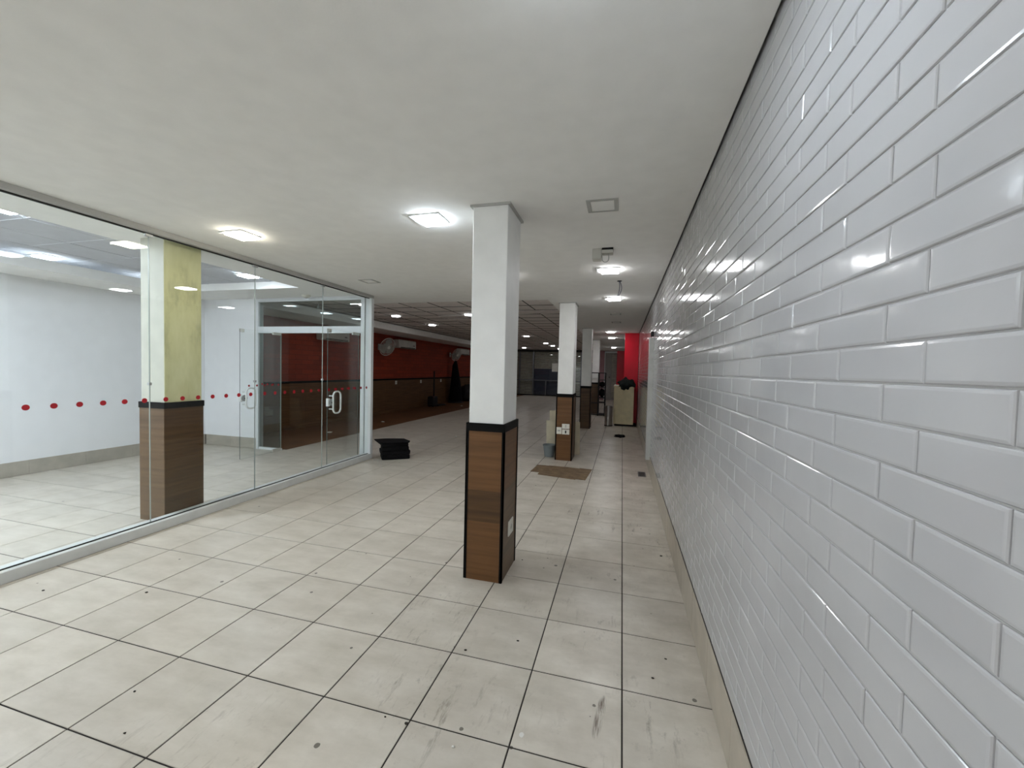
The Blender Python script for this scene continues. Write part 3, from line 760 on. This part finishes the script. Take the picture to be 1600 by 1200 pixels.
# smoke detector over the doors and a hanging socket in the hall
sd = thing('smoke_detector', (-5.2, 5.80, CZ), 'small white detector on the plaster above the glass doors', 'detector')
b = MB(); b.lathe((-5.2, 5.80, CZ - 0.0004), [(0, 0), (0.07, 0), (0.07, -0.018), (0.045, -0.04), (0, -0.042)], 28); b.build('body', 'white_plastic', sd)
b = MB(); b.lathe((-5.2, 5.80, CZ - 0.040), [(0, 0), (0.02, 0), (0.016, -0.008), (0, -0.009)], 16); b.build('sensor', 'grey_trim', sd)
hs = thing('pendant_socket', (-5.42, 6.35, GZ), 'small lamp socket hanging on a cord behind the transom glass', 'pendant')
b = MB(); b.tube([(-5.42, 6.35, GZ - 0.0005), (-5.42, 6.35, GZ - 0.17)], 0.004, 6); b.build('cord', 'grey_trim', hs)
b = MB(); b.lathe((-5.42, 6.35, GZ - 0.25), [(0, 0), (0.03, 0), (0.028, 0.03), (0.014, 0.06), (0.006, 0.085), (0, 0.085)], 16); b.build('socket', 'old_plastic', hs)

# ------------------------------------------------------------------ sockets and switches
def plate_y(x0, x1, z0, z1, y, label, slot):
    p = thing('wall_socket', ((x0 + x1) / 2, y, (z0 + z1) / 2), label, 'wall socket', 'switch plates on the second pillar')
    bx('plate', 'white_plastic', p, x0, x1, y - 0.010, y - 0.0002, z0, z1, 0.003)
    cx, cz = (x0 + x1) / 2, (z0 + z1) / 2
    if slot == 'dark': bx('opening', 'black', p, cx - 0.012, cx + 0.012, y - 0.0115, y - 0.0095, cz - 0.024, cz + 0.024, 0.001)
    elif slot == 'rocker': bx('rocker', 'old_plastic', p, cx - 0.012, cx + 0.012, y - 0.014, y - 0.0095, cz - 0.024, cz + 0.024, 0.002)
    else:
        b = MB(); b.box(cx - 0.024, cx + 0.024, y - 0.0120, y - 0.0095, cz - 0.012, cz + 0.012, 0.002); b.build('socket_face', 'grey_trim', p)
plate_y(-1.071, -0.983, 0.46, 0.578, 7.03, 'tall white socket plate, left of the three on the pillar', 'socket')
plate_y(-0.977, -0.847, 0.556, 0.640, 7.03, 'upper right white switch plate of the three on the pillar', 'rocker')
plate_y(-0.975, -0.847, 0.458, 0.545, 7.03, 'lower right white plate with a dark opening on the pillar', 'dark')
ps = thing('wall_socket', (-0.80, 3.03, 0.345), 'white power socket on the side of the nearest pillar', 'wall socket')
bx('plate', 'white_plastic', ps, -0.7998, -0.790, 2.945, 3.075, 0.285, 0.40, 0.003)
b = MB(); b.lathe((-0.7905, 3.01, 0.343), [(0, 0), (0.022, 0), (0.021, 0.003), (0, 0.003)], 20, (1, 0, 0)); sfc = b.build('socket_face', 'old_plastic', ps)
for yy in (3.0, 3.02):
    b = MB(); b.lathe((-0.7877, yy, 0.343), [(0, 0), (0.003, 0), (0.003, 0.0006), (0, 0.0006)], 8, (1, 0, 0)); b.build('socket_hole', 'black', sfc)
for (yy, lb) in ((12.745, 'white socket on the hall dado below the first wall fan'), (14.57, 'white socket on the hall dado, middle of three'), (16.4, 'white socket on the hall dado, farthest of three')):
    p = thing('wall_socket', (XL + 0.013, yy, 1.01), lb, 'wall socket', 'sockets on the hall wall')
    bx('plate', 'white_plastic', p, XL + 0.0122, XL + 0.022, yy - 0.06, yy + 0.06, 0.95, 1.07, 0.003)
    bx('socket_face', 'old_plastic', p, XL + 0.0215, XL + 0.025, yy - 0.025, yy + 0.025, 0.985, 1.035, 0.001)

# ------------------------------------------------------------------ floor things
# grey bucket
bk = thing('bucket', (-1.235, 7.30, 0), 'small grey plastic bucket at the foot of the pillar', 'bucket')
b = MB(); b.lathe((-1.235, 7.30, 0.0005), [(0, 0), (0.085, 0), (0.112, 0.212), (0.106, 0.212), (0.08, 0.008), (0, 0.008)], 36); b.build('body', 'grey_plastic', bk, smooth=False)
b = MB(); b.lathe((-1.235, 7.30, 0.0), [(0.110, 0.195), (0.119, 0.197), (0.119, 0.214), (0.110, 0.214)], 36); b.build('rim', 'grey_plastic', bk)
# boards leaning behind the pillar
def board(name, label, x0, x1, h, yb, lean):
    b = MB(); rt = RX(lean, 3, 'X')
    b.box(x0, x1, yb, yb + 0.015, 0.006, h, 0.002, rot=rt, piv=(0, yb, 0.0))
    b.box((x0 + x1) / 2 - 0.006, (x0 + x1) / 2 + 0.006, yb - 0.0008, yb + 0.0002, 0.05, h - 0.05, rot=rt, piv=(0, yb, 0.0))
    o = b.build(name, 'cream_board', origin=((x0 + x1) / 2, yb, 0)); return setp(o, label, 'board', 'cream boards behind the second pillar')
board('board', 'lower wide cream board leaning behind the pillar', -1.335, -0.715, 0.64, 7.60, 0.20)
board('board', 'taller narrow cream board leaning behind the pillar', -1.285, -0.83, 0.83, 7.68, 0.20)
# cardboard on the floor
b = MB(); b.prism([(-1.289, 6.533), (-1.314, 6.09), (-1.17, 6.075), (-1.172, 5.945), (-0.60, 5.838), (-0.605, 5.87), (-0.461, 5.856), (-0.413, 6.529), (-0.60, 6.555), (-0.61, 6.525), (-0.81, 6.55), (-1.10, 6.56), (-1.14, 6.49), (-1.16, 6.55)], 0.0008, 0.006)
setp(b.build('cardboard_sheet', 'cardboard', origin=(-0.85, 6.2, 0)), 'torn brown cardboard sheet lying on the floor before the pillar', 'cardboard')
b = MB(); b.prism([(-1.285, 6.52), (-1.305, 6.15), (-1.02, 6.20), (-0.985, 6.40), (-1.06, 6.52)], 0.0065, 0.011)
setp(b.build('cardboard_sheet', 'cardboard', origin=(-1.1, 6.3, 0)), 'smaller cardboard scrap on the left end of the big sheet', 'cardboard')
# floor drain
dn = thing('floor_drain', (0.337, 6.51, 0), 'grey metal drain grate in the floor by the wall', 'drain')
b = MB(); b.box(0.28, 0.395, 6.36, 6.67, 0.0006, 0.004); b.build('plate', 'grate', dn)
for k in range(9): bx('slot', 'dark_gap', dn, 0.295, 0.38, 6.385 + 0.03 * k, 6.397 + 0.03 * k, 0.0041, 0.0046)

def blob(name, mat, c, r, amp, fr, parent=None, seed=0, label=None, cat=None, group=None, sub=3, floor_z=0.0005):
    bm = bmesh.new(); bmesh.ops.create_icosphere(bm, subdivisions=sub, radius=1.0)
    for v in bm.verts:
        n = v.co.normalized(); d = 1 + amp * mnoise.noise(n * fr + Vector((seed * 3.1, seed * 1.7, seed))) + amp * 0.5 * mnoise.noise(n * fr * 2.3 + Vector((seed, seed * 2.2, 5)))
        p = Vector((n.x * r[0], n.y * r[1], n.z * r[2])) * d + Vector(c)
        if floor_z is not None: p.z = max(p.z, floor_z)
        v.co = p
    mb = MB(); mb.bm.free(); mb.bm = bm
    o = mb.build(name, mat, parent, smooth=True, origin=None if parent else (c[0], c[1], floor_z or 0))
    if label: setp(o, label, cat, group)
    return o
blob('floor_rag', 'black_fabric', (-0.01, 10.18, 0.012), (0.13, 0.17, 0.035), 0.5, 2.2, seed=3, label='crumpled dark rag on the aisle floor', cat='rag')

# stack of black folded mats by the glass corner
c0 = Vector((-3.80, 5.93, 0)); u = Vector((0.80, 0.60, 0)).normalized(); v_ = Vector((-u.y, u.x, 0))
specs = [(0.46, 0.34, 0.0, 0.075, 0.0, 0.0), (0.47, 0.38, 0.076, 0.07, 0.03, -0.01), (0.45, 0.37, 0.147, 0.07, -0.04, 0.0), (0.44, 0.38, 0.218, 0.06, 0.04, -0.01)]
names_ = ['bottom black folded mat of the stack by the glass corner', 'second black folded mat from the bottom of the stack', 'third black folded mat from the bottom of the stack', 'topmost boxy black folded mat under the flat sheet']
for (L, Wd, z0, h, rz, sh), lb in zip(specs, names_):
    b = MB(); b.box(0, L, 0, Wd, z0 + 0.0006, z0 + h, 0.016, seg=2)
    b.bm.verts.ensure_lookup_table()
    bmesh.ops.subdivide_edges(b.bm, edges=b.bm.edges[:], cuts=2, use_grid_fill=True)
    ctr = Vector((L / 2, Wd / 2, 0)); rt = RX(rz, 3, 'Z')
    for v in b.bm.verts:
        q = rt @ (v.co - ctr) + ctr; q.x += sh
        w = mnoise.noise(q * 9 + Vector((z0 * 40, 0, 0))) * 0.014
        q.y += w; q.x += w * 0.7
        v.co = c0 + u * q.x + v_ * q.y + Vector((0, 0, q.z))
    setp(b.build('folded_mat', 'black_fabric', origin=c0 + u * L / 2 + v_ * Wd / 2), lb, 'mat', 'stacked black mats')
b = MB(); zt = 0.279
for k in range(1):
    P = [(-0.04, -0.01), (0.44, -0.02), (0.47, 0.10), (0.40, 0.36), (0.10, 0.44), (-0.10, 0.42)]
    b.prism([tuple((c0 + u * x + v_ * y)[:2]) for x, y in P], zt, zt + 0.012)
setp(b.build('flat_sheet', 'black_fabric', origin=c0), 'flat black sheet lying on top of the mat stack', 'sheet')

# ------------------------------------------------------------------ aisle things
ct = thing('counter', (0.066, 12.4, 0), 'beige panel counter standing before the red column', 'counter')
bx('body', 'beige_board', ct, -0.213, 0.345, 12.215, 12.70, 0.05, 1.13, 0.004)
bx('plinth', 'black_trim', ct, -0.18, 0.43, 12.24, 12.70, 0.0, 0.05)
bx('top', 'beige_board', ct, -0.225, 0.36, 12.205, 12.70, 1.13, 1.16, 0.004)
# jacket heaped on the counter
bm = bmesh.new(); n = 26
grid = []
for a in range(n + 1):
    row = []
    for c in range(n + 1):
        s, t = a / n, c / n
        x = -0.10 + 0.54 * s + 0.03 * math.sin(t * 9); y = 12.16 + 0.46 * t
        nz = mnoise.noise(Vector((s * 3.5, t * 3.5, 2.0))) + 0.5 * mnoise.noise(Vector((s * 8, t * 8, 7)))
        r = math.hypot((s - 0.42) * 2.0, (t - 0.5) * 1.7)
        z = 1.168 + max(0.0, 0.10 * (1 - r ** 4)) + 0.11 * math.exp(-((s - 0.42) / 0.24) ** 2 - ((t - 0.5) / 0.30) ** 2) + 0.05 * math.exp(-((s - 0.75) / 0.12) ** 2) + 0.075 * max(0, nz + 0.2)
        if t < 0.1: y = 12.19 - 0.015 * nz; z = 1.166 - (0.1 - t) * (1.1 if 0.15 < s < 0.55 else 0.35) * (1 + nz)
        if s > 0.86: x = 0.37 + 0.03 * (s - 0.86) / 0.14 + 0.012 * nz; z = 1.166 - (s - 0.86) * 0.9 * (1 + 0.6 * nz)
        row.append(bm.verts.new((x, y, z)))
    grid.append(row)
for a in range(n):
    for c in range(n): bm.faces.new((grid[a][c], grid[a + 1][c], grid[a + 1][c + 1], grid[a][c + 1]))
r = bmesh.ops.solidify(bm, geom=bm.faces[:], thickness=0.006)
mb = MB(); mb.bm.free(); mb.bm = bm
setp(mb.build('jacket', 'dark_cloth', smooth=True, origin=(0.1, 12.4, 1.16)), 'dark grey jacket heaped on top of the beige counter', 'jacket')
b = MB(); b.box(-0.21, -0.08, 12.23, 12.42, 1.1605, 1.18, 0.003); b.box(-0.205, -0.085, 12.235, 12.41, 1.18, 1.19, 0.002, rot=RX(0.1, 3, 'Z'))
setp(b.build('paper_stack', 'paper', origin=(-0.145, 12.32, 1.16)), 'pale papers on the counter beside the jacket', 'papers')
# steel bin
tb = thing('waste_bin', (-0.343, 12.12, 0), 'cylindrical brushed steel waste bin beside the beige counter', 'bin')
b = MB(); b.lathe((-0.343, 12.12, 0.0005), [(0, 0), (0.116, 0), (0.116, 0.02), (0.114, 0.56), (0.108, 0.56), (0.106, 0.03), (0, 0.03)], 40); b.build('body', 'steel', tb, smooth=False)
b = MB(); b.lathe((-0.343, 12.12, 0), [(0.112, 0.555), (0.119, 0.557), (0.119, 0.575), (0.104, 0.575), (0.104, 0.56)], 40); b.build('rim', 'steel', tb)
b = MB(); b.lathe((-0.343, 12.12, 0.0), [(0.1161, 0.002), (0.119, 0.002), (0.119, 0.025), (0.1161, 0.025)], 40); b.build('base_ring', 'black', tb)
# black rack
rk = thing('shelf_rack', (-0.75, 15.0, 0), 'black metal rack standing in front of the farthest pillar', 'rack')
for x in (-0.80, -0.57):
    for yy in (14.72, 15.22): bx('post', 'black', rk, x - 0.016, x + 0.016, yy - 0.016, yy + 0.016, 0, 1.53)
for zz in (0.03, 0.45, 0.62, 0.98, 1.25): bx('shelf', 'black', rk, -0.82, -0.55, 14.70, 15.24, zz, zz + 0.022)
bx('top_bar', 'black', rk, -1.08, -0.55, 14.70, 14.73, 1.50, 1.53); bx('top_bar', 'black', rk, -1.08, -0.55, 15.21, 15.24, 1.50, 1.53)
bx('low_bar', 'black', rk, -1.08, -0.80, 14.70, 14.73, 0.44, 0.47)
bx('low_bar', 'black', rk, -1.08, -0.80, 14.70, 14.73, 0.03, 0.06)
blob('black_bag', 'black_fabric', (-0.685, 14.97, 0.80), (0.105, 0.2, 0.155), 0.25, 1.8, seed=5, label='black bag stuffed into the upper part of the rack', cat='bag', floor_z=0.643)
blob('black_bag', 'black_fabric', (-0.685, 14.97, 1.11), (0.10, 0.2, 0.10), 0.2, 1.8, seed=8, label='black bag on the higher shelf of the rack', cat='bag', floor_z=1.003)

# ------------------------------------------------------------------ hall things
def wall_fan(y, z, label, r=0.29):
    f = thing('wall_fan', (XL, y, z), label, 'fan', 'wall fans on the red wall')
    ax = Vector((0.89, -0.29, -0.35)).normalized(); c = Vector((XL + 0.36, y, z))
    a = ax.orthogonal().normalized(); b_ = ax.cross(a)
    b = MB(); b.tube([(XL + 0.01, y + 0.08, z), tuple(c - ax * 0.12)], 0.03, 10); b.build('bracket', 'old_plastic', f)
    b = MB(); b.box(XL + 0.0003, XL + 0.03, y + 0.02, y + 0.14, z - 0.10, z + 0.10, 0.005); b.build('wall_plate', 'old_plastic', f)
    b = MB(); b.lathe(c - ax * 0.14, [(0, 0), (0.07, 0.0), (0.085, 0.04), (0.08, 0.10), (0, 0.10)], 24, ax); b.build('motor', 'old_plastic', f, smooth=True)
    gd = MB()
    gd.tube([c + (a * math.cos(t) + b_ * math.sin(t)) * r for t in [2 * math.pi * k / 48 for k in range(48)]], 0.010, 6, closed=True)
    for s in (1, -1):
        for rr in (0.36, 0.68):
            gd.tube([c + ax * s * 0.07 * (1 - rr ** 2) + (a * math.cos(t) + b_ * math.sin(t)) * r * rr for t in [2 * math.pi * k / 32 for k in range(32)]], 0.003, 4, closed=True)
    for k in range(56):
        d = a * math.cos(2 * math.pi * k / 56) + b_ * math.sin(2 * math.pi * k / 56)
        gd.tube([c + ax * 0.075 + d * 0.05, c + ax * 0.055 + d * r * 0.5, c + d * r], 0.0028, 4, cap=False)
        if k % 2 == 0: gd.tube([c - ax * 0.075 + d * 0.05, c - ax * 0.055 + d * r * 0.5, c + d * r], 0.0028, 4, cap=False)
    gd.build('guard', 'old_plastic', f)
    b = MB(); b.lathe(c + ax * 0.068, [(0, 0), (0.06, 0), (0.055, 0.014), (0, 0.018)], 24, ax); b.build('hub_cap', 'white_plastic', f)
    for k in range(3):
        b = MB(); bm = b.bm; th0 = 2 * math.pi * k / 3
        N = 8; ring = []
        for q in range(N + 1):
            th = th0 + 1.55 * q / N; d = a * math.cos(th) + b_ * math.sin(th); tw = (q / N - 0.5) * 0.06
            ring.append([bm.verts.new(c + d * 0.05 + ax * tw * 0.4), bm.verts.new(c + d * r * 0.5 + ax * tw), bm.verts.new(c + d * r * (0.93 - 0.12 * (2 * q / N - 1) ** 2) + ax * tw)])
        for q in range(N):
            for w in range(2): bm.faces.new((ring[q][w], ring[q + 1][w], ring[q + 1][w + 1], ring[q][w + 1]))
        bmesh.ops.solidify(bm, geom=bm.faces[:], thickness=0.004)
        b.build('blade', 'old_plastic', f)
wall_fan(11.62, 2.19, 'large wall fan, nearest on the red wall right of the glass corner')
wall_fan(17.28, 2.17, 'farther wall fan, just left of the nearest pillar')
def air_con(y0, y1, label):
    a = thing('air_conditioner', (XL, (y0 + y1) / 2, 2.2), label, 'air conditioner', 'split units on the red wall')
    b = MB(); b.box(XL + 0.0003, XL + 0.24, y0, y1, 2.215, 2.51, 0.03, seg=3); bo = b.build('body', 'old_plastic', a)
    ao = bx('air_outlet', 'black_trim', a, XL + 0.12, XL + 0.2425, y0 + 0.10, y1 - 0.08, 2.222, 2.26, 0.003)
    bx('louvre', 'white_plastic', ao, XL + 0.17, XL + 0.25, y0 + 0.11, y1 - 0.09, 2.236, 2.242)
    bx('front_seam', 'grey_trim', bo, XL + 0.2385, XL + 0.2415, y0 + 0.02, y1 - 0.02, 2.30, 2.304)
    bx('display', 'black', bo, XL + 0.2385, XL + 0.2418, y1 - 0.22, y1 - 0.12, 2.32, 2.345)
air_con(12.56, 13.74, 'white split air conditioner beside the nearest wall fan')
air_con(18.10, 19.25, 'white split air conditioner beside the farther wall fan')
air_con(8.87, 9.92, 'white split air conditioner seen through the right door leaf')
# dark upright objects along the wall
st = thing('upright_stand', (-7.3, 15.05, 0), 'thin black upright pole with a bulky base against the brown dado', 'stand')
b = MB(); b.tube([(-7.30, 15.05, 0.3), (-7.33, 15.12, 1.42)], 0.030, 8); b.build('pole', 'black', st)
b = MB(); b.box(-7.45, -7.18, 14.78, 15.2, 0.02, 0.42, 0.05, seg=2); b.build('base', 'black', st)
for yy in (14.85, 15.13):
    for xx in (-7.40, -7.23):
        b = MB(); b.lathe((xx, yy - 0.015, 0.045), [(0, 0), (0.045, 0), (0.045, 0.03), (0, 0.03)], 16, (0, 1, 0)); b.build('wheel', 'black', st)
b = MB(); b.box(-7.45, -7.15, 15.2, 15.9, 0.0005, 0.05, 0.01); b.build('tray', 'black', st)
fb = thing('folded_parasol', (-7.3, 17.3, 0), 'tall dark tapered bundle standing below the farther wall fan', 'parasol')
b = MB(); b.tube([(-7.3, 17.3, 0.0), (-7.3, 17.32, 0.1), (-7.32, 17.3, 0.9), (-7.33, 17.25, 1.7), (-7.33, 17.22, 1.9)], [0.28, 0.30, 0.22, 0.12, 0.05], 12)
for v in b.bm.verts: v.co += Vector((mnoise.noise(v.co * 3) * 0.05, mnoise.noise(v.co * 3 + Vector((9, 0, 0))) * 0.05, 0)) if v.co.z > 0.05 else Vector((0, 0, 0.0005))
b.build('canopy', 'black_fabric', fb, smooth=True)
b = MB(); b.lathe((-7.3, 17.3, 0.0005), [(0, 0), (0.36, 0), (0.34, 0.05), (0, 0.06)], 24); b.build('base', 'black', fb)
blob('rubbish_bag', 'black', (-7.2, 18.45, 0.36), (0.32, 0.45, 0.45), 0.25, 2.0, seed=11, label='shiny black rubbish bag piled by the red wall', cat='bag', group='rubbish by the red wall')
blob('rubbish_bag', 'black', (-6.95, 19.45, 0.30), (0.33, 0.33, 0.34), 0.25, 2.0, seed=14, label='second black rubbish bag, lower, beside the pile', cat='bag', group='rubbish by the red wall')
blob('rubbish_bag', 'paper', (-6.75, 18.2, 0.06), (0.20, 0.24, 0.10), 0.4, 3.0, seed=17, label='crumpled white bag on the floor before the black bags', cat='bag', group='rubbish by the red wall')
for (x, y, s, sd_, lb) in ((-6.45, 10.1, 0.05, 21, 'paper scrap on the brown floor near the glass corner'), (-6.5, 8.0, 0.07, 22, 'paper scrap on the brown floor seen through the doors'), (-6.4, 15.8, 0.05, 23, 'small paper scrap on the brown floor by the far bags'), (-3.6, 8.6, 0.03, 24, 'tiny white scrap on the hall floor')):
    blob('paper_scrap', 'paper', (x, y, 0.008), (s, s * 0.8, 0.015), 0.4, 2.5, seed=sd_, label=lb, cat='paper', sub=2)

# crumbs and scraps on the near tiles
for k, (x, y, s, mt, lb) in enumerate((
        (-0.62, 1.513, 0.007, 'paper', 'white chip on the floor nearest the bottom edge of the view'),
        (-1.152, 2.527, 0.006, 'paper', 'small white chip on the floor just before the nearest pillar'),
        (-0.858, 1.556, 0.009, 'crumb', 'largest dark crumb by a grout crossing, left of the white chip'),
        (-0.965, 1.56, 0.005, 'crumb', 'smaller dark crumb left of the largest crumb'),
        (-2.16, 1.348, 0.006, 'crumb', 'dark speck on the floor at lower left, upper of two'),
        (-1.951, 1.181, 0.006, 'crumb', 'dark speck on the floor at lower left, nearer of two'),
        (-3.692, 1.781, 0.009, 'crumb', 'dark crumb beside the white curb, left of two'),
        (-3.031, 1.966, 0.010, 'crumb', 'dark crumb beside the white curb, right of two'),
        (-0.786, 2.066, 0.008, 'crumb', 'dark crumb in the tile before the nearest pillar, left of two'),
        (-0.528, 2.226, 0.007, 'crumb', 'dark sliver in the tile before the nearest pillar, right of two'),
        (0.277, 2.318, 0.007, 'crumb', 'dark crumb close to the baseboard, farther of two'),
        (0.20, 2.15, 0.007, 'crumb', 'dark crumb close to the baseboard, nearer of two'),
        (0.368, 3.638, 0.012, 'crumb', 'dark sliver by the baseboard beyond the nearest pillar'),
        (-0.74, 3.204, 0.006, 'crumb', 'dark speck right beside the nearest pillar'))):
    blob('debris_chip' if mt == 'paper' else 'dirt_crumb', mt, (x, y, 0.002), (s * 1.2, s * 0.8, s * 0.5), 0.4, 2.0, seed=40 + k, label=lb, cat='debris', group=('crumbs of dirt' if mt == 'crumb' else 'white chips'), sub=1)

for o in bpy.data.objects:
    if '_o' in o: del o['_o']
